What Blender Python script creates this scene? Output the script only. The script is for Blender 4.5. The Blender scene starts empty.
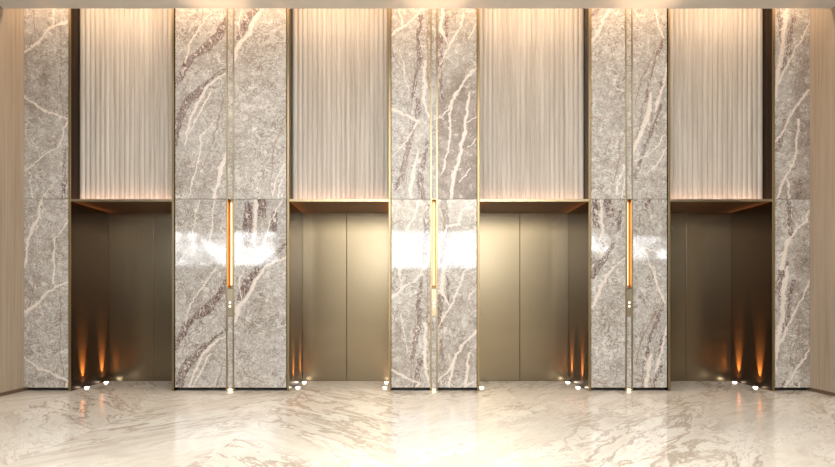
import bpy, bmesh, math, random
from mathutils import Vector, Matrix
random.seed(7)
PI = math.pi
sc = bpy.context.scene
COL = sc.collection

# ---------------------------------------------------------------- scale
S = 0.0127            # metres per wall unit (one unit = one pixel of the wall plane)
VX, FL = 408.0, 391.0
def X(u): return (u - VX) * S
def Z(v): return (FL - v) * S

# ---------------------------------------------------------------- camera
cam_data = bpy.data.cameras.new('camera')
cam = bpy.data.objects.new('camera', cam_data); COL.objects.link(cam)
cam.location = (0, -7.0, 90 * S)
cam.rotation_euler = (PI / 2, 0, 0)
cam_data.sensor_width = 36.0
cam_data.lens = 36.0 * 7.0 / (835 * S)
cam_data.shift_x = 9.5 / 835
cam_data.shift_y = 67.5 / 835
cam_data.clip_start = 0.05
sc.camera = cam

# ---------------------------------------------------------------- view, world, lights
sc.view_settings.view_transform = 'Standard'
sc.view_settings.look = 'None'
sc.view_settings.exposure = 0.0
sc.view_settings.gamma = 1.0
sc.view_settings.use_curve_mapping = False
sc.cycles.use_denoising = True
sc.cycles.max_bounces = 10

world = bpy.data.worlds.new('world'); sc.world = world
world.use_nodes = True
world.node_tree.nodes['Background'].inputs[0].default_value = (0.75, 0.85, 1.0, 1)
world.node_tree.nodes['Background'].inputs[1].default_value = 0.3

def area(name, loc, rot, sx, sy, power, col, spread=180):
    l = bpy.data.lights.new(name, 'AREA'); l.shape = 'RECTANGLE'
    l.size = sx; l.size_y = sy; l.energy = power; l.color = col; l.spread = math.radians(spread)
    o = bpy.data.objects.new(name, l); COL.objects.link(o)
    o.location = loc; o.rotation_euler = rot
    return o
def spot(name, loc, target, power, col, size, blend=1.0, radius=0.01):
    l = bpy.data.lights.new(name, 'SPOT'); l.energy = power; l.color = col
    l.spot_size = math.radians(size); l.spot_blend = blend; l.shadow_soft_size = radius
    o = bpy.data.objects.new(name, l); COL.objects.link(o)
    o.location = loc
    o.rotation_euler = (Vector(target) - Vector(loc)).to_track_quat('-Z', 'Y').to_euler()
    return o

WARM = (1.0, 0.80, 0.58)
# long downlights of the lobby ceiling
area('ceiling_light_front', (0.0, -2.3, 4.64), (0, 0, 0), 8.4, 0.5, 85, (1.0, 0.97, 0.92))
area('ceiling_light_rear', (-0.3, -4.3, 4.64), (0, 0, 0), 6.0, 1.0, 170, (1.0, 0.97, 0.93))
# added lamp brightening the unseen pale wall, which the centre doors reflect
area('added_wall_washer', (0.75, -7.45, 4.62), (0, 0, 0), 6.4, 0.25, 560, (1.0, 0.97, 0.90))
# light strip in the cove above the wall
area('cove_light', (X(417), -0.22, 5.24), (0, 0, 0), 9.9, 0.06, 125, (1.0, 0.73, 0.50))
WIN_CENTRE, WIN_LEFT, WIN_RIGHT = 9.5, 11.0, 11.0

# ---------------------------------------------------------------- node helpers
class NT:
    def __init__(s, name):
        s.m = bpy.data.materials.new(name); s.m.use_nodes = True
        s.t = s.m.node_tree; s.t.nodes.clear()
        s.out = s.t.nodes.new('ShaderNodeOutputMaterial')
    def n(s, typ, **kw):
        nd = s.t.nodes.new(typ)
        for k, v in kw.items(): setattr(nd, k, v)
        return nd
    def set(s, sock, v):
        if isinstance(v, bpy.types.NodeSocket): s.t.links.new(v, sock)
        elif v is not None: sock.default_value = v
    def math(s, op, a, b=None, c=None, clamp=False):
        nd = s.n('ShaderNodeMath', operation=op, use_clamp=clamp)
        s.set(nd.inputs[0], a)
        if b is not None: s.set(nd.inputs[1], b)
        if c is not None: s.set(nd.inputs[2], c)
        return nd.outputs[0]
    def vmath(s, op, a, b=None):
        nd = s.n('ShaderNodeVectorMath', operation=op)
        s.set(nd.inputs[0], a)
        if b is not None: s.set(nd.inputs[1], b)
        return nd.outputs[0]
    def mapr(s, v, a, b, c=0.0, d=1.0, smooth=False):
        nd = s.n('ShaderNodeMapRange'); nd.clamp = True
        if smooth: nd.interpolation_type = 'SMOOTHSTEP'
        for i, q in enumerate((v, a, b, c, d)): s.set(nd.inputs[i], q)
        return nd.outputs[0]
    def noise(s, vec, scale, detail=4, rough=0.55, dist=0.0, out='Fac'):
        nd = s.n('ShaderNodeTexNoise')
        s.set(nd.inputs['Vector'], vec); nd.inputs['Scale'].default_value = scale
        nd.inputs['Detail'].default_value = detail; nd.inputs['Roughness'].default_value = rough
        nd.inputs['Distortion'].default_value = dist
        return nd.outputs[out]
    def voro(s, vec, scale, feature='DISTANCE_TO_EDGE'):
        nd = s.n('ShaderNodeTexVoronoi', feature=feature)
        s.set(nd.inputs['Vector'], vec); nd.inputs['Scale'].default_value = scale
        return nd.outputs['Distance']
    def ramp(s, f, stops):
        nd = s.n('ShaderNodeValToRGB'); s.set(nd.inputs[0], f)
        el = nd.color_ramp.elements
        while len(el) < len(stops): el.new(0.5)
        for e, (p, c) in zip(el, stops):
            e.position = p; e.color = (*c, 1) if len(c) == 3 else c
        return nd.outputs[0]
    def mix(s, f, a, b, blend='MIX'):
        nd = s.n('ShaderNodeMix', data_type='RGBA', blend_type=blend)
        s.set(nd.inputs[0], f)
        for i, v in ((6, a), (7, b)):
            if isinstance(v, tuple) and len(v) == 3: v = (*v, 1)
            s.set(nd.inputs[i], v)
        return nd.outputs[2]
    def pos(s): return s.n('ShaderNodeNewGeometry').outputs['Position']
    def sep(s, v):
        nd = s.n('ShaderNodeSeparateXYZ'); s.set(nd.inputs[0], v); return nd.outputs
    def comb(s, a, b, c):
        nd = s.n('ShaderNodeCombineXYZ')
        for i, v in enumerate((a, b, c)): s.set(nd.inputs[i], v)
        return nd.outputs[0]
    def bsdf(s, col, rough=0.5, metal=0.0, spec=0.5, bump=None, bstr=0.1, bdist=0.01, coat=0.0, coat_rough=0.03, aniso=0.0):
        b = s.n('ShaderNodeBsdfPrincipled')
        if isinstance(col, tuple) and len(col) == 3: col = (*col, 1)
        s.set(b.inputs['Base Color'], col); s.set(b.inputs['Roughness'], rough)
        s.set(b.inputs['Metallic'], metal); b.inputs['Specular IOR Level'].default_value = spec
        b.inputs['Coat Weight'].default_value = coat; b.inputs['Coat Roughness'].default_value = coat_rough
        b.inputs['Anisotropic'].default_value = aniso
        if bump is not None:
            bn = s.n('ShaderNodeBump'); bn.inputs['Strength'].default_value = bstr
            bn.inputs['Distance'].default_value = bdist
            s.set(bn.inputs['Height'], bump); s.t.links.new(bn.outputs[0], b.inputs['Normal'])
        s.t.links.new(b.outputs[0], s.out.inputs[0])
        return s.m
    def fcurve(s, t, pts):
        nd = s.n('ShaderNodeFloatCurve'); c = nd.mapping.curves[0]
        while len(c.points) < len(pts): c.points.new(0.5, 0.5)
        for p, (a, b) in zip(c.points, pts):
            p.location = (a, b); p.handle_type = 'VECTOR'
        nd.mapping.update(); s.set(nd.inputs['Value'], t)
        return nd.outputs[0]

# one vein: a poly-line followed across the slab, thickness in wall units
def vein(nt, U, V, pts):
    xs = [p[0] for p in pts]; ys = [p[1] for p in pts]
    horiz = (max(xs) - min(xs)) > 1.25 * (max(ys) - min(ys))
    if horiz: P, Q, q = U, V, [(p[0], p[1], p[2]) for p in pts]
    else: P, Q, q = V, U, [(p[1], p[0], p[2]) for p in pts]
    q.sort()
    a, b = q[0][0], q[-1][0]
    lo = min(r[1] for r in q); hi = max(r[1] for r in q); rng = max(hi - lo, 0.5)
    wm = max(r[2] for r in q)
    t = nt.mapr(P, a, b)
    c = nt.fcurve(t, [((r[0] - a) / (b - a), (r[1] - lo) / rng) for r in q])
    c = nt.math('MULTIPLY_ADD', c, rng, lo)
    w = nt.math('MULTIPLY', nt.fcurve(t, [((r[0] - a) / (b - a), r[2] / wm * 0.98) for r in q]), wm * 1.15)
    d = nt.math('ABSOLUTE', nt.math('SUBTRACT', Q, c))
    k = nt.math('SUBTRACT', 1.0, nt.math('DIVIDE', d, w))
    k = nt.mapr(k, 0.0, 0.55, 0, 1, True)
    inr = nt.mapr(nt.math('MINIMUM', nt.math('SUBTRACT', P, a - 1.5), nt.math('SUBTRACT', b + 1.5, P)), 0, 1.5)
    return nt.math('MULTIPLY', k, inr)
def maxall(nt, L):
    if not L: return None
    r = L[0]
    for k in L[1:]: r = nt.math('MAXIMUM', r, k)
    return r

def wall_marble(name, whites, darks, browns, rough, seed, dark_patch=None, tone=0.88):
    nt = NT(name)
    p = nt.pos(); x, y, z = nt.sep(p)
    U = nt.math('MULTIPLY_ADD', nt.math('ADD', x, nt.math('MULTIPLY', y, 0.6)), 1 / S, VX)
    V = nt.math('MULTIPLY_ADD', z, -1 / S, FL)
    ps = nt.vmath('ADD', p, (seed * 3.1, seed * 1.7, seed * 2.3))
    # warp so no vein runs ruler-straight
    w1 = nt.noise(ps, 5.0, 4, 0.6, out='Color'); w1 = nt.vmath('SUBTRACT', w1, (0.5, 0.5, 0.5))
    w2 = nt.noise(ps, 22.0, 3, 0.6, out='Color'); w2 = nt.vmath('SUBTRACT', w2, (0.5, 0.5, 0.5))
    a = nt.sep(w1); b = nt.sep(w2)
    du = nt.math('ADD', nt.math('MULTIPLY', a[0], 9.0), nt.math('MULTIPLY', b[0], 3.8))
    dv = nt.math('ADD', nt.math('MULTIPLY', a[1], 9.0), nt.math('MULTIPLY', b[1], 3.8))
    Uw = nt.math('ADD', U, du); Vw = nt.math('ADD', V, dv)
    # body: cloudy beige grey with a mesh of fine cracks
    n1 = nt.noise(ps, 2.2, 5, 0.62); n2 = nt.noise(ps, 11.0, 5, 0.7); n3 = nt.noise(ps, 48.0, 3, 0.7)
    k = nt.math('ADD', nt.math('MULTIPLY', n1, 0.30), nt.math('ADD', nt.math('MULTIPLY', n2, 0.38), nt.math('MULTIPLY', n3, 0.32)))
    T = tone
    body = nt.ramp(k, [(0.38, (0.28*T, 0.255*T, 0.23*T)), (0.46, (0.42*T, 0.40*T, 0.375*T)), (0.53, (0.52*T, 0.505*T, 0.485*T)), (0.62, (0.66*T, 0.65*T, 0.635*T))])
    blue = nt.mapr(nt.noise(ps, 1.5, 2, 0.5, 0.5), 0.48, 0.66, 0, 0.5)
    body = nt.mix(blue, body, (0.47*T, 0.47*T, 0.46*T))
    if dark_patch:
        for (cx, cy, rx, ry, am) in dark_patch:
            e = nt.math('ADD', nt.math('POWER', nt.math('ABSOLUTE', nt.math('DIVIDE', nt.math('SUBTRACT', Uw, cx), rx)), 2.0),
                        nt.math('POWER', nt.math('ABSOLUTE', nt.math('DIVIDE', nt.math('SUBTRACT', Vw, cy), ry)), 2.0))
            e = nt.mapr(e, 0.5, 1.4, am, 0, True)
            body = nt.mix(e, body, nt.ramp(k, [(0.38, (0.10, 0.075, 0.06)), (0.5, (0.23, 0.19, 0.165)), (0.62, (0.42, 0.37, 0.34))]))
    wp = nt.vmath('ADD', ps, nt.vmath('MULTIPLY', w2, (0.09, 0.09, 0.09)))
    wp = nt.vmath('ADD', wp, nt.vmath('MULTIPLY', w1, (0.26, 0.26, 0.26)))
    c1 = nt.mapr(nt.voro(wp, 7.0), 0.0, 0.075, 1, 0)
    rd = nt.math('ABSOLUTE', nt.math('SUBTRACT', nt.noise(ps, 9.0, 6, 0.70, 1.2), 0.5))
    c2 = nt.mapr(rd, 0.006, 0.036, 1, 0)
    rd2 = nt.math('ABSOLUTE', nt.math('SUBTRACT', nt.noise(nt.vmath('ADD', ps, (9, 4, 2)), 16.0, 5, 0.7, 1.2), 0.5))
    c4 = nt.mapr(rd2, 0.004, 0.04, 1, 0)
    gate = nt.mapr(n2, 0.42, 0.62)
    body = nt.mix(nt.math('MULTIPLY', nt.math('MULTIPLY', c1, gate), 0.5), body, (0.20*T, 0.135*T, 0.09*T))
    gt = nt.noise(nt.vmath('ADD', ps, (2, 7, 5)), 4.0, 4, 0.6)
    gate2 = nt.mapr(gt, 0.40, 0.62, 0.95, 0.12)
    body = nt.mix(nt.math('MULTIPLY', c2, gate2), body, (0.15*T, 0.11*T, 0.085*T))
    body = nt.mix(nt.math('MULTIPLY', c4, nt.mapr(gt, 0.42, 0.60, 0.15, 0.75)), body, (0.17*T, 0.135*T, 0.115*T))
    c3 = nt.mapr(nt.voro(nt.vmath('ADD', wp, (5, 3, 1)), 5.0), 0.0, 0.06, 1, 0)
    body = nt.mix(nt.math('MULTIPLY', c3, nt.mapr(n2, 0.5, 0.6, 0.0, 0.45)), body, (0.72, 0.67, 0.62))
    # dark burgundy breccia: broken by noise, pale pockets inside
    D = maxall(nt, [vein(nt, Uw, Vw, [(a_, b_, c_ * 1.35) for a_, b_, c_ in v]) for v in darks])
    if D is not None:
        st = nt.noise(nt.vmath('MULTIPLY', ps, (1.0, 1.0, 0.6)), 17.0, 5, 0.66, 1.8)
        rg = nt.mapr(nt.math('ABSOLUTE', nt.math('SUBTRACT', st, 0.5)), 0.018, 0.085, 1, 0)
        pal = nt.math('MULTIPLY', D, nt.mapr(st, 0.50, 0.66, 0.1, 0.7))
        body = nt.mix(pal, body, (0.60, 0.54, 0.50))
        f = nt.math('MULTIPLY', nt.mapr(D, 0.0, 0.5), nt.math('MAXIMUM', rg, nt.mapr(st, 0.34, 0.43, 0.9, 0.0)))
        edge = nt.mapr(nt.math('ABSOLUTE', nt.math('SUBTRACT', D, 0.5)), 0.0, 0.30, 0.8, 0.0)
        f = nt.math('MAXIMUM', f, nt.math('MULTIPLY', edge, nt.mapr(n2, 0.38, 0.48)))
        body = nt.mix(nt.math('MULTIPLY', f, 0.92), body, nt.mix(n1, (0.105, 0.045, 0.04), (0.06, 0.032, 0.033)))
    B = maxall(nt, [vein(nt, Uw, Vw, v) for v in browns])
    if B is not None:
        body = nt.mix(nt.math('MULTIPLY', B, nt.mapr(n3, 0.35, 0.6, 0.35, 0.9)), body, (0.21, 0.14, 0.10))
    W = maxall(nt, [vein(nt, Uw, Vw, v) for v in whites])
    if W is not None:
        body = nt.mix(nt.math('MULTIPLY', W, nt.mapr(n3, 0.3, 0.55, 0.45, 0.90)), body, nt.mix(n2, (0.70, 0.62, 0.575), (0.57, 0.53, 0.495)))
    return nt.bsdf(body, rough=rough, spec=0.5 if rough > 0.2 else 0.9)

def shift(L, dv=262, vmin=268):
    out = []
    for v in L:
        w = [(a, b + dv, c) for a, b, c in v]
        if min(p[1] for p in w) < 400: out.append(w)
    return out

# ---- vein drawings, (u, v, half thickness) in wall units, read off each slab
V1L = dict(
 w=[[(216,5,1.0),(198,32,1.1),(189,43,1.0),(186,62,.7)],
    [(229,72,2.0),(215,80,2.2),(206,88,2.2),(198,102,2.0),(190,121,1.4),(184,147,.6)],
    [(217,118,.6),(200,136,.9),(201,149,.6),(193.5,179,.8),(187,200,.6)],
    [(227,148,2.0),(219,175,2.4),(213,204,2.6)],
    [(210,92,.8),(200,112,1.0),(186,140,.5)]],
 d=[[(228,16,2.5),(220,32,3.5),(213,40,5),(202,52,5.5),(189,60,3.5),(183,71,3.5),(173,86,4)],
    [(228,66,1.3),(215,75,1.5),(204,84,2.4),(196,94,4.5),(187,102,4.5),(181,113,3.2),(178,128,3.0),(173,146,2.5)]],
 b=[[(224,98,.6),(215,132,.9),(208.5,156,.8),(198,175,.6)], [(183,90,.6),(192,75,.6),(205,66,.5)]])
V1R = dict(
 w=[[(265,5,1.4),(255.6,18,2.4),(248,35,2.4),(238.5,45,3.4),(233,64,1.0)],
    [(284,164,.9),(277,178,1.0),(271,196,1.2)], [(287,172,.7),(280,186,1),(277,202,1)], [(243,8,.7),(239,22,.7),(241,38,.6)]],
 d=[[(258,5,2.5),(246,23,4),(240,38,2.5)]],
 b=[[(286,112,.5),(281,130,.8),(274,143,.9),(272,171,.7),(269,190,.6)], [(238,55,.4),(250,62,.5),(262,70,.4)], [(245,112,.4),(258,118,.6),(266,124,.4)]])
V1Ln = dict(w=[[(199,196,.7),(192.5,233,.7),(194,250,.3)], [(215,200,.6),(212,227,.8),(208,248,.6)]], d=[],
            b=[[(206,225,.4),(215,215,.5),(222,222,.5),(226,232,.4)], [(211,290,.4),(222,280,.5),(228,270,.4)]])
V1Rn = dict(w=[[(255.5,195,2.0),(255.6,216,2.2),(253.5,238,1.8),(258,262,1.5)], [(288,256,1.3),(275,262,1.6),(264,268,1.8)], [(282,198,1.0),(272,220,1.0),(262,248,1.0)]],
            d=[[(248,203,3),(247,233,3.5),(246,245,2)], [(262,196,3.5),(262,216,3.5)], [(275,214,2.5),(274,231,2.5)], [(285,246,2.5),(270.6,259,3),(257,270,2.5)]], b=[])
V2L = dict(
 w=[[(425,4,1.6),(413,20,1.9),(402,27,2.3),(389,38,2.3)], [(399,5,.9),(402,26,.9)],
    [(389,107,1.6),(402,113,1.7),(418,122,1.6)], [(417,122,1.4),(413,130,1.5),(408,139,1.4),(392,156,.9)],
    [(417,152,1.0),(411,186,2.2),(410,203,2.0)], [(425,62,1.5),(424,100,1.8),(428,118,1.0)], [(400,50,.5),(404,68,.6),(408,90,.5)]],
 d=[[(421,16,1.4),(418,41,1.5),(420,60,2.2),(415,75,1.6),(413,96,1.4)], [(419,98,2),(417,117,2),(409,143,1.8),(404,164,2),(398,190,2.2)],
    [(427,140,1.2),(424.6,160,1.8),(419,175,2.5),(423,200,3)]],
 b=[[(428,12,.8),(427,45,.9),(429,90,.9)], [(392,48,.5),(397,62,.6),(404,75,.5)], [(415,60,.6),(409,140,.8),(404,190,.8)]])
V2R = dict(
 w=[[(478,9,1.2),(464,14,.9),(460,26,1.0),(449,47,1.3),(440,64,.9)], [(479,65,2),(466,79,1.9),(456,94,1.9),(450,108,1.5),(437,121,.8)],
    [(453.5,102,1.2),(449,126,1.3),(449,147,1.1),(442,174,.8)], [(470,92,1.3),(465,119,1.6),(465,132,1.8),(459,160,2.1),(453.5,175,2.2),(450,204,1.8)],
    [(465,124,.9),(478,115,.7)], [(478,137,.7),(468,148,.8)], [(470,168,.7),(459,182,.8)], [(444,5,1.8),(441,30,2.0),(448,44,1.2)], [(477,24,.7),(468,38,.7)]],
 d=[[(440,34,2.2),(438.5,56,2.8),(441,66,1.2)], [(447,16,1.2),(447,43,1.3)], [(441,80,1.0),(444,98,1.2)]],
 b=[[(443,60,.7),(441,90,.9)], [(470,60,.5),(460,80,.5)]])
V2Ln = dict(w=[[(420,197,1.2),(413,218,1.2),(403,236,1.0)], [(401,258,.9),(401,288,1.0)]], d=[[(427,205,2.2),(426,232,2.6),(424,262,1.5)], [(399,196,1.2),(402,200,1.2)]], b=[])
V2Rn = dict(w=[[(475,201,1.1),(461,212,1.3),(459,223,1.3)], [(460,223,1.4),(447,227,1.4)], [(448,226,1.3),(442,240,1.0)], [(470,262,.8),(463,275,1.2),(459,294,.9)]],
            d=[[(443,200,2.2),(446,226,2.6),(441,262,2)]], b=[])
V3L = dict(
 w=[[(612,5,2.0),(604,19,2.2),(598,32,2.2),(591,46,1.6)], [(624,166,1.0),(616,194,1.2)], [(627,172,.6),(621,198,.8)]],
 d=[[(598,8,1.8),(594,16,1.6)]],
 b=[[(626,130,.7),(620,145,.9),(619,160,.9),(615,182,.8)], [(592,117,.5),(598,119,.6),(607,122,.5)], [(595,55,.4),(602,62,.5),(612,60,.4)]])
V3R = dict(
 w=[[(653,5,.9),(658,23.5,1.1),(664,39,1.1)], [(651,92,1.6),(647,121,3.0),(637,143,2.4),(632,156,1.5)], [(665,133,.8),(656,149,1.0),(633,163,1.1)],
    [(667,146,.8),(658,164,1.1),(645,175,.9)], [(668,60,1.0),(661,90,1.5),(655,110,1.2)]],
 d=[[(664,40,.9),(659,51,1.5),(653.5,66,1.0),(649,81,1.0),(645,102,1.2)], [(660,104,1.2),(656,124,1.4),(649,138,1.3),(641,158,1.5),(634,178,1.2)], [(661,78,1.0),(659,96,1.0)]],
 b=[[(664,40,.6),(655.7,50,.9),(647,66,.9),(641,79,.8),(636,102,.9)], [(644,100,.6),(641,125,.7),(634,148,.6)], [(650,100,.6),(652,128,.6)]])
V3Ln = dict(w=[[(601,197,1.5),(602,225,1.7),(599,240,1)], [(627,257,1.2),(613,268,1.7),(605,276,1.8)]],
            d=[[(607,196,2.5),(611,216,3)], [(620,212,1.6),(618,231,1.8)], [(594,198,2.2),(596,226,2.4)], [(614,244,1.6),(602,261,3),(593,276,3)]], b=[])
V3Rn = dict(w=[[(633,258,1.2),(640,251,1.3),(647,248.5,1.3),(656,253,1.3),(669,258,1.3)], [(645,252,.9),(653,274,1.0),(660,292,.8)]],
            d=[[(650,197,1.2),(646,210,1.2)]], b=[[(640,210,.5),(637,240,.5)]])
V0 = dict(
 w=[[(71,19,1.4),(55,26,1.5),(47,31,2.1),(40,41,2.1),(23,53,1.9)], [(54,3,.7),(55,26,.8)], [(23,95,1.3),(38.5,107,1.5),(69,119,1.4)],
    [(69,119,1.0),(58,146,1.3),(43,156,1.4),(23,173,1.2)], [(57,182,.8),(36,203,1.0)], [(30,172,.6),(32,203,.6)]],
 d=[[(66,150,1.0),(64,180,1.6),(62,203,1.6)]], b=[[(60,20,.5),(61,60,.6),(60,86,.6),(66,128,.6)], [(30,60,.4),(45,70,.4),(58,62,.4)], [(33,12,.5),(34,30,.6),(30,45,.5)]])
V0n = dict(w=[[(41,195,1.6),(38.5,216,1.7),(28,242,1.7),(24,268,1.3)], [(69,219,.9),(54,240,1.0),(53.5,283,1.0)]], d=[], b=[[(60,230,.5),(46,262,.5)]])
V4 = dict(
 w=[[(788,5,1.6),(785,17,2.6),(783,47,2.6),(776,86,2.5),(775,110,1.2)], [(810,17,.9),(802,38.5,1.2),(789,60,1.5),(778,86,1.5)],
    [(812,85,1.3),(803,98,1.7),(796,107,1.8),(781,133,1.6),(774,144,1.2)], [(799,120,1.2),(796,150,1.4),(793,165,1.2)], [(793,163,1.2),(781,188,1.6),(776,203,1.2)],
    [(787,180,1.2),(790,203,1.4)]],
 d=[[(779,10,1.2),(781,26,2),(783,45,2),(781,69,2)], [(793,18,1.5),(791,30,1.6),(787,64,2)], [(785,120,1.5),(778,150,1.6)], [(800,180,1.5),(797,203,1.6)]],
 b=[[(800,60,.5),(790,100,.6)]])
V4n = dict(w=[[(811,203,1.2),(806,221,1.4),(796,229,1.5),(789,242,1.5),(780,256,1.2)], [(787,240,2.5),(782,270,2.6)]],
           d=[[(789,197,1.7),(791,238,1.8)], [(787,262,2.0),(777,292,2.0)]], b=[])
def pal(name, A, N, rough, seed, dp_up=None, dp_lo=None):
    up = wall_marble(name + '_upper', A['w'], A['d'], A['b'], 0.42, seed, dp_up)
    lo = wall_marble(name + '_lower', shift(A['w']) + N['w'], shift(A['d']) + N['d'], shift(A['b']) + N['b'], 0.06, seed + 0.37, dp_lo)
    return up, lo
dp2 = [(462,150,32,80,.95)]
M_MARBLE = {
 'far_left': pal('marble_far_left', V0, V0n, .06, 1, [(34,75,16,45,.3)], [(30,290,12,50,.25)]),
 'p1l': pal('marble_first_left', V1L, V1Ln, .06, 2, [(200,175,30,25,.25)]),
 'p1r': pal('marble_first_right', V1R, V1Rn, .06, 3),
 'p2l': pal('marble_centre_left', V2L, V2Ln, .06, 4, None, [(398,350,14,30,.25)]),
 'p2r': pal('marble_centre_right', V2R, V2Rn, .06, 5, dp2, [(460,362,30,16,.5), (450,310,14,20,.3)]),
 'p3l': pal('marble_third_left', V3L, V3Ln, .06, 6),
 'p3r': pal('marble_third_right', V3R, V3Rn, .06, 7),
 'far_right': pal('marble_far_right', V4, V4n, .06, 8, [(805,140,14,90,.7), (780,190,30,15,.5)], [(806,300,12,90,.5)]),
}

# ---------------------------------------------------------------- other materials
def wood(name, c0, c1, c2, seed):
    nt = NT(name); p = nt.pos()
    p = nt.vmath('ADD', p, (seed, seed * 2, 0))
    q = nt.vmath('MULTIPLY', p, (1, 1, 0.022))
    n = nt.noise(q, 30, 5, 0.65, 0.2); n2 = nt.noise(q, 110, 3, 0.6); n3 = nt.noise(nt.vmath('MULTIPLY', p, (1, 1, 0.1)), 4, 3, 0.5)
    k = nt.math('ADD', nt.math('MULTIPLY', n, 0.5), nt.math('ADD', nt.math('MULTIPLY', n2, 0.25), nt.math('MULTIPLY', n3, 0.25)))
    col = nt.ramp(k, [(0.36, c0), (0.5, c1), (0.64, c2)])
    return nt.bsdf(col, rough=0.5, spec=0.3, bump=n2, bstr=0.15, bdist=0.002)
M_FLUTE = wood('pale_oak_fluted', (0.28, 0.25, 0.22), (0.375, 0.345, 0.31), (0.465, 0.435, 0.40), 1.3)
M_WOOD = wood('pale_oak_veneer', (0.235, 0.185, 0.14), (0.305, 0.248, 0.19), (0.36, 0.30, 0.235), 4.1)

def metal(name, col, rough, mt=1.0, grain=0.04, spec=0.5):
    nt = NT(name); p = nt.pos()
    n = nt.noise(nt.vmath('MULTIPLY', p, (1, 1, 1)), 260, 2, 0.6)
    n2 = nt.noise(p, 3.0, 2, 0.5)
    r = nt.math('ADD', rough - grain, nt.math('MULTIPLY', nt.math('ADD', n, 0.25), grain * 1.4))
    c = nt.mix(nt.mapr(n, 0.3, 0.7), tuple(v * 0.90 for v in col), col)
    return nt.bsdf(c, rough=r, metal=mt, spec=spec)
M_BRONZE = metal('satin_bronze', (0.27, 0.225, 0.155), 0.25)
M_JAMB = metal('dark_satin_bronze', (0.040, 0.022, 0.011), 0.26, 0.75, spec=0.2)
M_SOFFIT = metal('copper_bronze', (0.20, 0.125, 0.08), 0.42)
M_BRASS = metal('satin_brass', (0.37, 0.31, 0.205), 0.32)
M_EDGE = metal('dark_brass_edge', (0.30, 0.225, 0.125), 0.36)  # darker brass tone for the portal edge trims
M_PLATE = metal('brushed_brass_plate', (0.48, 0.41, 0.29), 0.32)
M_AMBER = metal('amber_brass_lining', (0.80, 0.38, 0.06), 0.28, 0.75)
def plain(name, col, rough=0.6, spec=0.4):
    nt = NT(name); n = nt.noise(nt.pos(), 6, 3, 0.5)
    return nt.bsdf(nt.mix(nt.mapr(n, 0.3, 0.7), tuple(v * 0.95 for v in col), col), rough=rough, spec=spec)
M_CORE = plain('shadow_gap_black', (0.03, 0.025, 0.02), 0.5)
M_CEIL = plain('warm_grey_ceiling', (0.60, 0.58, 0.545), 0.8)
M_LOBBY = plain('lobby_dark_wall', (0.045, 0.026, 0.015), 0.7)
M_PALE = plain('pale_stone_wall', (0.80, 0.76, 0.68), 0.7)
M_BASEB = plain('dark_baseboard', (0.10, 0.065, 0.04), 0.4)
def emit(name, col, st, noise=None):
    nt = NT(name); e = nt.n('ShaderNodeEmission')
    if noise:
        n = nt.noise(nt.pos(), noise[0], 5, 0.65, 0.4)
        f = nt.mapr(n, noise[1], noise[2], 0.04, 1.0)
        nt.set(e.inputs[1], nt.math('MULTIPLY', f, st))
    else: e.inputs[1].default_value = st
    e.inputs[0].default_value = (*col, 1)
    nt.t.links.new(e.outputs[0], nt.out.inputs[0]); return nt.m
M_TUBE = emit('warm_light_tube', (1.0, 0.78, 0.45), 2.0)
M_PLINTH = emit('plinth_lens_glow', (1.0, 0.70, 0.34), 20)
M_LED = emit('warm_white_led', (1.0, 0.86, 0.68), 14)
M_BTN = emit('button_glow', (1.0, 0.90, 0.70), 2.5)
M_WINC = emit('daylight_window', (0.96, 0.98, 1.0), WIN_CENTRE)
M_WINL = emit('daylight_window_trees', (0.95, 0.98, 1.0), WIN_LEFT, (1.3, 0.40, 0.55))
M_WINR = emit('daylight_window_dim', (0.95, 0.98, 1.0), WIN_RIGHT, (2.0, 0.40, 0.6))

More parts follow.
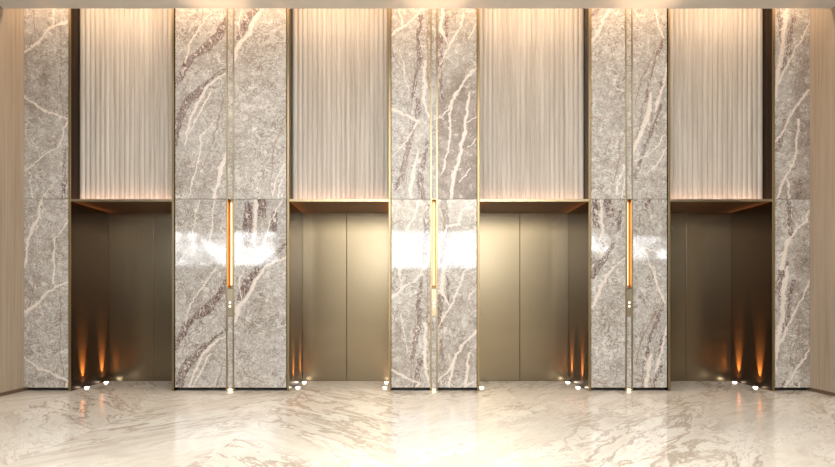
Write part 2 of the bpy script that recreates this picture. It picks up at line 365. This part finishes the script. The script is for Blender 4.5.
def floor_mat():
    nt = NT('polished_white_marble_floor')
    p = nt.pos(); x, y, z = nt.sep(p)
    W = 106.5 * S; x0 = X(-7 + VX)
    t = nt.math('DIVIDE', nt.math('SUBTRACT', x, x0), W)
    idx = nt.math('FLOOR', t); fr = nt.math('SUBTRACT', t, idx)
    # each strip is sawn so its veins lean one way or the other
    sgn = nt.math('SUBTRACT', nt.math('MULTIPLY', nt.math('GREATER_THAN', nt.math('ABSOLUTE', nt.math('MODULO', nt.math('ADD', idx, 20.0), 2.0)), 0.5), -2.0), -1.0)
    sgn = nt.math('MAXIMUM', sgn, nt.math('SUBTRACT', nt.math('MULTIPLY', nt.math('GREATER_THAN', idx, -0.5), 2.0), 1.0))
    a = nt.math('MULTIPLY', x, sgn)
    off = nt.math('MULTIPLY', idx, 3.71)
    # rotate 45 degrees, stretch along the vein
    al = nt.math('ADD', nt.math('MULTIPLY', a, 0.66), nt.math('MULTIPLY', y, 0.75))
    ac = nt.math('SUBTRACT', nt.math('MULTIPLY', y, 0.66), nt.math('MULTIPLY', a, 0.75))
    v = nt.comb(nt.math('ADD', nt.math('MULTIPLY', al, 0.30), off), ac, off)
    wn = nt.vmath('SUBTRACT', nt.noise(v, 2.0, 4, 0.6, out='Color'), (0.5, 0.5, 0.5))
    vw = nt.vmath('ADD', v, nt.vmath('MULTIPLY', wn, (0.28, 0.16, 0.3)))
    n = nt.noise(vw, 3.2, 7, 0.66, 0.5); n2 = nt.noise(vw, 9.0, 5, 0.6, 0.8); n3 = nt.noise(v, 1.1, 3, 0.5)
    rid = nt.math('ABSOLUTE', nt.math('SUBTRACT', n, 0.5))
    rid2 = nt.math('ABSOLUTE', nt.math('SUBTRACT', n2, 0.5))
    vmask = nt.mapr(n3, 0.36, 0.55)
    v1 = nt.math('MULTIPLY', nt.mapr(rid, 0.0, 0.045, 1, 0, True), vmask)
    v2 = nt.math('MULTIPLY', nt.mapr(rid2, 0.0, 0.030, 1, 0, True), nt.mapr(n, 0.46, 0.60))
    base = nt.ramp(n, [(0.30, (0.48, 0.435, 0.375)), (0.45, (0.63, 0.59, 0.53)), (0.62, (0.71, 0.68, 0.63))])
    col = nt.mix(nt.math('MULTIPLY', v1, 0.85), base, (0.23, 0.17, 0.115))
    col = nt.mix(nt.math('MULTIPLY', v2, 0.65), col, (0.28, 0.225, 0.175))
    j = nt.math('MINIMUM', fr, nt.math('SUBTRACT', 1.0, fr))
    joint = nt.mapr(j, 0.0, 0.0022, 0.35, 0)
    tint = nt.math('MULTIPLY', nt.noise(nt.comb(off, off, off), 7.3, 1, 0.5), 0.55)
    col = nt.mix(tint, col, (0.55, 0.50, 0.44))
    col = nt.mix(joint, col, (0.45, 0.38, 0.3))
    return nt.bsdf(col, rough=0.09, spec=0.45)
M_FLOOR = floor_mat()

# ---------------------------------------------------------------- mesh helpers
def add_box(bm, x0, x1, y0, y1, z0, z1):
    if x1 < x0: x0, x1 = x1, x0
    v = [bm.verts.new((x, y, z)) for z in (z0, z1) for y in (y0, y1) for x in (x0, x1)]
    for f in ((0,2,3,1),(4,5,7,6),(0,1,5,4),(2,6,7,3),(0,4,6,2),(1,3,7,5)):
        bm.faces.new([v[i] for i in f])
def add_cyl(bm, c, r0, r1, z0, z1, n=24, axis='z'):
    rings = []
    for r, z in ((r0, z0), (r1, z1)):
        ring = []
        for i in range(n):
            a = 2 * PI * i / n
            if axis == 'z': co = (c[0] + r * math.cos(a), c[1] + r * math.sin(a), z)
            else: co = (c[0] + r * math.cos(a), z, c[1] + r * math.sin(a))
            ring.append(bm.verts.new(co))
        rings.append(ring)
    for i in range(n):
        bm.faces.new((rings[0][i], rings[0][(i+1) % n], rings[1][(i+1) % n], rings[1][i]))
    bm.faces.new(rings[0]); bm.faces.new(rings[1])
def lathe(bm, prof, c, n=28):
    rings = []
    for r, z in prof:
        if r <= 1e-6: rings.append([bm.verts.new((c[0], c[1], z))])
        else: rings.append([bm.verts.new((c[0] + r*math.cos(2*PI*i/n), c[1] + r*math.sin(2*PI*i/n), z)) for i in range(n)])
    for a, b in zip(rings, rings[1:]):
        for i in range(n):
            j = (i + 1) % n
            if len(a) == 1 and len(b) == 1: continue
            if len(a) == 1: bm.faces.new((a[0], b[i], b[j]))
            elif len(b) == 1: bm.faces.new((a[i], a[j], b[0]))
            else: bm.faces.new((a[i], a[j], b[j], b[i]))
def obj(name, bm, mat, parent=None, bevel=0.0, smooth=False, origin=None):
    bmesh.ops.recalc_face_normals(bm, faces=bm.faces)
    if bevel:
        es = [e for e in bm.edges if e.is_manifold and e.calc_face_angle(0) > 0.7]
        bmesh.ops.bevel(bm, geom=es, offset=bevel, segments=2, affect='EDGES', profile=0.5)
    off = Vector((0, 0, 0))
    if parent is not None: off = parent.matrix_world.translation if False else Vector(parent.get('_base', (0, 0, 0)))
    elif origin is not None: off = Vector(origin)
    if off.length: bmesh.ops.translate(bm, verts=bm.verts, vec=-off)
    me = bpy.data.meshes.new(name); bm.to_mesh(me); bm.free()
    if smooth:
        for p in me.polygons: p.use_smooth = True
    me.materials.append(mat)
    o = bpy.data.objects.new(name, me); COL.objects.link(o)
    if parent is not None: o.parent = parent
    elif off.length: o.location = off
    return o
def boxobj(name, mat, dims, parent=None, bevel=0.0, origin=None):
    bm = bmesh.new(); add_box(bm, *dims); return obj(name, bm, mat, parent, bevel, origin=origin)
def struct(o): o['kind'] = 'structure'; return o
BASES = []
def thing(name, label, cat, loc, group=None):
    o = bpy.data.objects.new(name, None); COL.objects.link(o); o.location = loc
    o.empty_display_size = 0.1
    o['_base'] = list(loc); BASES.append(o)
    if label: o['label'] = label
    if cat: o['category'] = cat
    if group: o['group'] = group
    return o
def tag(o, label, cat, group=None):
    o['label'] = label; o['category'] = cat
    if group: o['group'] = group
    return o

# ---------------------------------------------------------------- geometry numbers
DEPTH = 0.91               # alcove depth
FLUTE_Y = 0.17             # fluted panel set-back
TOP = 5.30                 # top of the wall, hidden in the cove
CEIL = 4.672               # lobby ceiling
CEDGE = -0.35
WL, WR = X(24), X(810)
LIN = Z(201.6)             # underside of the lintel
LINT = Z(199.2)            # its top
alcoves = [  # opening left, right
    (71.2, 172.2), (289.4, 388.6), (479.4, 588.4), (670.0, 772.0)]
pillars = [(175.2, 286.2, 226.0, 234.2), (391.3, 476.8, 430.3, 437.7), (591.3, 667.0, 625.3, 633.0)]
ends = [(24.0, 68.8), (774.6, 810.0)]

# ---------------------------------------------------------------- setting
struct(boxobj('floor', M_FLOOR, (-9, 9, -9.0, 1.2, -0.12, 0.0)))
bm = bmesh.new()
add_box(bm, -9, 9, -9.0, CEDGE, CEIL, CEIL + 0.12)
add_box(bm, WL - 0.3, WR + 0.3, CEDGE - 0.06, CEDGE, CEIL + 0.12, TOP)
add_box(bm, WL - 0.3, WR + 0.3, CEDGE, 1.2, TOP, TOP + 0.1)
struct(obj('ceiling', bm, M_CEIL))
# masonry core behind the slabs
bm = bmesh.new()
xs = [(24.0 - 24, 68.8)] + [(p[0], p[1]) for p in pillars] + [(774.6, 810.0 + 24)]
for a, b in xs:
    g = [p for p in pillars if p[0] == a]
    if g:
        ga, gb = X(g[0][2] + 1.5), X(g[0][3] - 1.5)
        add_box(bm, X(a), ga, 0.075, 1.12, 0, TOP); add_box(bm, gb, X(b), 0.075, 1.12, 0, TOP)
        add_box(bm, ga, gb, 0.16, 1.12, 0, TOP)
    else: add_box(bm, X(a), X(b), 0.075, 1.12, 0, TOP)
for a, b in alcoves:
    add_box(bm, X(a) - 0.03, X(b) + 0.03, 1.0, 1.12, 0, TOP)
struct(obj('wall_back', bm, M_CORE))
for nm, x0, x1, s in (('left', WL - 0.12, WL, 1), ('right', WR, WR + 0.12, -1)):
    struct(boxobj('wall_' + nm, M_WOOD, (x0, x1, -1.7, 0.07, 0.045, TOP)))
    xi = WL - 0.12 if nm == 'left' else WR
    struct(boxobj('baseboard_' + nm, M_BASEB, (x0 + 0.0, x1 + 0.0, -1.7, 0.07, 0.0, 0.045)))
# rest of the lobby behind the viewer
struct(boxobj('wall_lobby_left', M_LOBBY, (-9.12, -9, -9.0, 1.2, 0, CEIL)))
struct(boxobj('wall_lobby_right', M_LOBBY, (9, 9.12, -9.0, 1.2, 0, CEIL)))
struct(boxobj('wall_return_left', M_LOBBY, (-9, WL - 0.12, -1.7, -1.58, 0, CEIL)))
struct(boxobj('wall_return_right', M_LOBBY, (WR + 0.12, 9, -1.7, -1.58, 0, CEIL)))
WY = -8.0
wins = [(-6.5, -3.6, 2.12, 3.02, M_WINL), (-1.3, 2.7, 2.04, 3.04, M_WINC), (4.75, 5.5, 2.5, 2.95, M_WINR), (6.0, 7.1, 2.3, 2.9, M_WINR)]
bm = bmesh.new(); cur = -9.0
for (a, b, z0, z1, m) in wins:
    if m is M_WINC:
        add_box(bm, cur, -2.6, WY - 0.15, WY, 0, CEIL)
        pc = bmesh.new(); add_box(pc, -2.6, a, WY - 0.15, WY, 0, CEIL); add_box(pc, b, 4.1, WY - 0.15, WY, 0, CEIL); add_box(pc, a, b, WY - 0.15, WY, 0, z0); add_box(pc, a, b, WY - 0.15, WY, z1, CEIL)
        struct(obj('wall_front_centre', pc, M_PALE)); cur = 4.1; continue
    add_box(bm, cur, a, WY - 0.15, WY, 0, CEIL)
    add_box(bm, a, b, WY - 0.15, WY, 0, z0); add_box(bm, a, b, WY - 0.15, WY, z1, CEIL); cur = b
add_box(bm, cur, 9.0, WY - 0.15, WY, 0, CEIL)
struct(obj('wall_front', bm, M_LOBBY))
for i, (a, b, z0, z1, m) in enumerate(wins):
    struct(boxobj('window_%d' % (i + 1), m, (a, b, WY - 0.10, WY - 0.08, z0, z1)))

# ---------------------------------------------------------------- marble slabs
def slab(key, up, a, b, label):
    m = M_MARBLE[key][0 if up else 1]
    z0, z1 = (Z(198.9), TOP) if up else (Z(387.6), Z(199.3))
    o = boxobj('marble_sheet', m, (X(a), X(b), 0.0, 0.035, z0, z1), bevel=0.002, origin=(X((a + b) / 2), 0.02, z0))
    return tag(o, label, 'wall panel', 'upper marble slabs' if up else 'lower marble slabs')
slab('far_left', True, 24.15, 68.6, 'upper grey marble slab between the left wooden side wall and the first elevator bay')
slab('far_left', False, 24.15, 68.6, 'lower grey marble slab with thick white veins beside the left wooden side wall')
slab('far_right', True, 775, 809.85, 'upper brown and white streaked marble slab beside the right wooden side wall')
slab('far_right', False, 775, 809.85, 'lower brown and white streaked marble slab beside the right wooden side wall')
names = ['left-hand pillar', 'middle pillar', 'right-hand pillar']
lab = {
 (0,'l',1): 'upper marble slab with burgundy diagonal veins, left half of the left-hand pillar',
 (0,'r',1): 'upper grey marble slab with one white corner vein, right half of the left-hand pillar',
 (0,'l',0): 'lower marble slab with burgundy diagonal veins, left half of the left-hand pillar',
 (0,'r',0): 'lower marble slab with dark blotches at its top, right half of the left-hand pillar',
 (1,'l',1): 'upper pale marble slab with upright dark streaks, left half of the middle pillar',
 (1,'r',1): 'upper brownish marble slab with white branching veins, right half of the middle pillar',
 (1,'l',0): 'lower marble slab with bright window reflection, left half of the middle pillar',
 (1,'r',0): 'lower marble slab with bright window reflection, right half of the middle pillar',
 (2,'l',1): 'upper plain grey marble slab with white corner vein, left half of the right-hand pillar',
 (2,'r',1): 'upper marble slab with slanting brown bands, right half of the right-hand pillar',
 (2,'l',0): 'lower marble slab with dark blotches at its top, left half of the right-hand pillar',
 (2,'r',0): 'lower marble slab with forked white vein, right half of the right-hand pillar'}
for i, (a, b, g0, g1) in enumerate(pillars):
    for up in (1, 0):
        slab('p%dl' % (i + 1), up, a, g0, lab[(i, 'l', up)])
        slab('p%dr' % (i + 1), up, g1, b, lab[(i, 'r', up)])
    which = names[i]
    # narrow infill in the groove, above the slot light and below the call plate
    ga, gb = g0 + 1.55, g1 - 1.55
    for up in (1, 0):
        z0, z1 = (Z(199.0), TOP) if up else (0.03, Z(316.4))
        o = boxobj('marble_strip', M_MARBLE['p%d%s' % (i + 1, 'l' if i == 1 else 'r')][0 if up else 1], (X(ga), X(gb), 0.004, 0.07, z0, z1), bevel=0.001, origin=(X((ga+gb)/2), 0.04, z0))
        tag(o, ('narrow marble strip above the glowing slot light of the ' if up else 'narrow marble strip below the call buttons of the ') + which, 'wall strip', 'narrow marble strips in the pillar grooves')
    # brass bars either side of the groove
    for side, (c0, c1) in (('left', (g0 + 0.05, g0 + 1.5)), ('right', (g1 - 1.5, g1 - 0.05))):
        o = boxobj('brass_bar', M_BRASS, (X(c0), X(c1), -0.006, 0.07, 0.0, TOP), bevel=0.002, origin=(X((c0+c1)/2), 0.03, 0))
        tag(o, 'slim upright brass bar on the %s side of the groove in the %s' % (side, which), 'trim bar', 'brass bars beside the pillar grooves')
    # slot light
    la, lb = X(ga), X(gb); cx = (la + lb) / 2
    t = thing('slot_light', ('tall amber slot light glowing in the %s' % which), 'wall light', (cx, 0.03, Z(287.6)), 'amber slot lights in the pillars')
    bm = bmesh.new()
    zb, zt = Z(287.6), Z(199.6)
    add_box(bm, la, lb, 0.139, 0.145, zb, zt)
    add_box(bm, la, la + 0.003, -0.008, 0.139, zb, zt)
    add_box(bm, lb - 0.003, lb, -0.008, 0.139, zb, zt)
    obj('lining', bm, M_AMBER, t)
    bm = bmesh.new(); add_box(bm, la, lb, -0.010, 0.145, zt, zt + 0.012); obj('top_cap', bm, M_BRASS, t, 0.001)
    bm = bmesh.new(); add_box(bm, la, lb, -0.010, 0.145, zb - 0.012, zb); obj('bottom_cap', bm, M_BRASS, t, 0.001)
    bm = bmesh.new(); add_cyl(bm, (cx, 0.062), 0.0135, 0.0135, zb + 0.03, zt - 0.03, 20); obj('light_tube', bm, M_TUBE, t, smooth=False)
    bm = bmesh.new(); add_cyl(bm, (cx, 0.062), 0.018, 0.018, zt - 0.03, zt, 20); obj('socket', bm, M_BRASS, t)
    bm = bmesh.new(); add_cyl(bm, (cx, 0.062), 0.018, 0.018, zb, zb + 0.03, 20); obj('socket', bm, M_BRASS, t)
    # call plate
    t = thing('call_panel', 'narrow brass elevator call plate with two lit buttons on the %s' % which, 'call panel', (cx, 0.0, Z(316)), 'elevator call plates')
    bm = bmesh.new(); add_box(bm, la, lb, -0.006, 0.05, Z(316.2), Z(289)); obj('plate', bm, M_PLATE, t, 0.001)
    for v in (302.6, 306.4):
        bm = bmesh.new(); add_cyl(bm, (cx, Z(v)), 0.014, 0.0125, -0.0065, -0.011, 24, 'y'); obj('button', bm, M_BTN, t)
    # little warm downlight in the plinth gap at the foot of the groove
    t = thing('plinth_light', 'tiny warm light at the foot of the groove in the %s' % which, 'floor light', (cx, 0.0, 0.0), 'warm lights at the pillar feet')
    bm = bmesh.new(); add_box(bm, la + 0.004, lb - 0.004, 0.005, 0.02, 0.0, 0.03); obj('housing', bm, M_BRASS, t, 0.002)
    bm = bmesh.new(); add_box(bm, la + 0.009, lb - 0.009, 0.0, 0.0048, 0.012, 0.020); obj('lens', bm, M_PLINTH, t)
    spot('ceiling_patch_spot', (cx, -0.05, 0.03), (cx, -0.62, CEIL), 1100, (1.0, 0.62, 0.38), 13, 1.0, 0.02)  # added beam without a fixture, makes the warm patch on the ceiling

# plinth under the slabs
for i, (a, b) in enumerate([ends[0]] + [(p[0], p[1]) for p in pillars] + [ends[1]]):
    pass

# ---------------------------------------------------------------- elevator bays
ORD = ['first', 'second', 'third', 'fourth']
def fluted(a, b):
    x0, x1 = X(a) + 0.001, X(b) - 0.001
    n = max(1, round((x1 - x0) / (5.05 * S))); p = (x1 - x0) / n; d = 0.013; seg = 10
    bm = bmesh.new(); z0, z1 = LINT + 0.012, TOP
    prof = []
    for i in range(n):
        for k in range(seg):
            t = k / seg
            prof.append((x0 + (i + t) * p, FLUTE_Y + d - d * math.sin(PI * t) ** 0.7))
    prof.append((x1, FLUTE_Y + d))
    yb = FLUTE_Y + d + 0.02
    lo = [bm.verts.new((x, y, z0)) for x, y in prof]; hi = [bm.verts.new((x, y, z1)) for x, y in prof]
    bl = [bm.verts.new((x0, yb, z0)), bm.verts.new((x1, yb, z0))]; bh = [bm.verts.new((x0, yb, z1)), bm.verts.new((x1, yb, z1))]
    for i in range(len(lo) - 1): bm.faces.new((lo[i], lo[i+1], hi[i+1], hi[i]))
    bm.faces.new((bl[0], bl[1], bh[1], bh[0]))
    bm.faces.new((lo[0], hi[0], bh[0], bl[0])); bm.faces.new((lo[-1], bl[1], bh[1], hi[-1]))
    bm.faces.new(lo + [bl[1], bl[0]]); bm.faces.new(hi + [bh[1], bh[0]])
    return bm
for i, (a, b) in enumerate(alcoves):
    xa, xb = X(a), X(b); cx = (xa + xb) / 2
    place = ['leftmost elevator bay', 'second elevator bay from the left', 'third elevator bay from the left', 'rightmost elevator bay'][i]
    o = obj('fluted_panel', fluted(a, b), M_FLUTE, None, origin=(cx, FLUTE_Y, LINT + 0.012))
    tag(o, 'tall pale fluted wood panel above the %s' % place, 'wall panel', 'fluted wood panels above the elevators')
    t = thing('elevator_surround', 'bronze lined portal framing the %s' % place, 'door surround', (cx, 0.1, 0.0), 'bronze elevator portals')
    for s, xe in ((-1, xa), (1, xb)):
        x_in, x_out = xe, xe + s * 0.024
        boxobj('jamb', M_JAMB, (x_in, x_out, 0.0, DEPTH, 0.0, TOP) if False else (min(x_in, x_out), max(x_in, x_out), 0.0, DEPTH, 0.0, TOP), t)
        xo = xe + s * 0.028
        boxobj('edge_trim', M_EDGE, (min(xe, xo), max(xe, xo), -0.014, -0.0005, 0.0, TOP), t, 0.002)
    boxobj('soffit', M_SOFFIT, (xa, xb, 0.0, DEPTH, LIN, LINT - 0.004), t)
    boxobj('lintel_trim', M_BRASS, (xa, xb, -0.010, 0.0, LIN - 0.002, LINT), t, 0.002)
    # warm light strip lying on the lintel, washing the foot of the fluted panel
    t = thing('lintel_light_strip', 'warm light strip on the lintel of the %s' % place, 'light strip', (cx, 0.11, LINT), 'light strips on the lintels')
    boxobj('channel', M_PLATE, (xa + 0.01, xb - 0.01, 0.085, 0.135, LINT - 0.004, LINT + 0.006), t)
    boxobj('diffuser', emit('lintel_diffuser_%d' % i, (1.0, 0.58, 0.40), 14), (xa + 0.015, xb - 0.015, 0.095, 0.125, LINT + 0.006, LINT + 0.009), t)
    # doors
    d = thing('door_%d' % (i + 1), None, None, (cx, DEPTH, 0.0)); d['kind'] = 'structure'
    for s in (-1, 1):
        boxobj('door_leaf', M_BRONZE, (cx + s * 0.0035, (xa if s < 0 else xb) - s * 0.001, DEPTH - 0.03, DEPTH, 0.004, LIN - 0.002) if s > 0 else (xa + 0.001, cx - 0.0035, DEPTH - 0.03, DEPTH, 0.004, LIN - 0.002), d, 0.0015)
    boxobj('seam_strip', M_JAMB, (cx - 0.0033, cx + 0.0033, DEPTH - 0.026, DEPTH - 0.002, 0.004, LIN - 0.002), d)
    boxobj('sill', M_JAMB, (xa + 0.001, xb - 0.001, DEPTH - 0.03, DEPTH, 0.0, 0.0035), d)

# ---------------------------------------------------------------- floor uplights
def uplight(x, y, side, label):
    t = thing('floor_uplight', label, 'floor light', (x, y, 0.0), 'small round uplights set in the floor')
    bm = bmesh.new(); lathe(bm, [(0.028, 0.0), (0.040, 0.0), (0.041, 0.003), (0.037, 0.006), (0.028, 0.005), (0.028, 0.0)], (x, y)); obj('ring', bm, M_BRASS, t, smooth=True)
    bm = bmesh.new(); lathe(bm, [(0.0, 0.0005), (0.0275, 0.0005), (0.0275, 0.007), (0.024, 0.012), (0.016, 0.0155), (0.008, 0.017), (0.0, 0.0175)], (x, y)); obj('lens', bm, M_LED, t, smooth=True)
    h = 1.0
    spot('uplight_beam', (x, y, 0.03), (x + side * math.tan(math.radians(11)) * h, y, 0.02 + h), UP_BEAM, (1.0, 0.46, 0.14), 30, 1.0, 0.008)
    spot('uplight_spill', (x, y, 0.03), (x, y + 0.15, 0.02 + h), UP_SPILL, (1.0, 0.50, 0.22), 120, 1.0, 0.02)
UP_BEAM, UP_SPILL = 1100.0, 16.0
def fx(u, k): return (u - VX) * S * k
kf, kb = 90 / (388.0 - 301), 90 / (382.8 - 301)
yf, yb = 7 * kf - 7, 7 * kb - 7
GAP = 0.058
for i, sides in enumerate([(-1,), (-1, 1), (-1, 1), (1,)]):
    xa, xb = X(alcoves[i][0]), X(alcoves[i][1])
    nm = ['leftmost', 'second', 'third', 'rightmost'][i]
    for s in sides:
        x = xa + GAP if s < 0 else xb - GAP
        for q, y in enumerate((yf, yb)):
            if i == 2 and s < 0 and q == 1: continue
            uplight(x, y, s, '%s lit uplight by the %s jamb of the %s elevator bay' % (('nearer' if q == 0 else 'farther'), 'left' if s < 0 else 'right', nm))

for o in BASES:
    if '_base' in o: del o['_base']
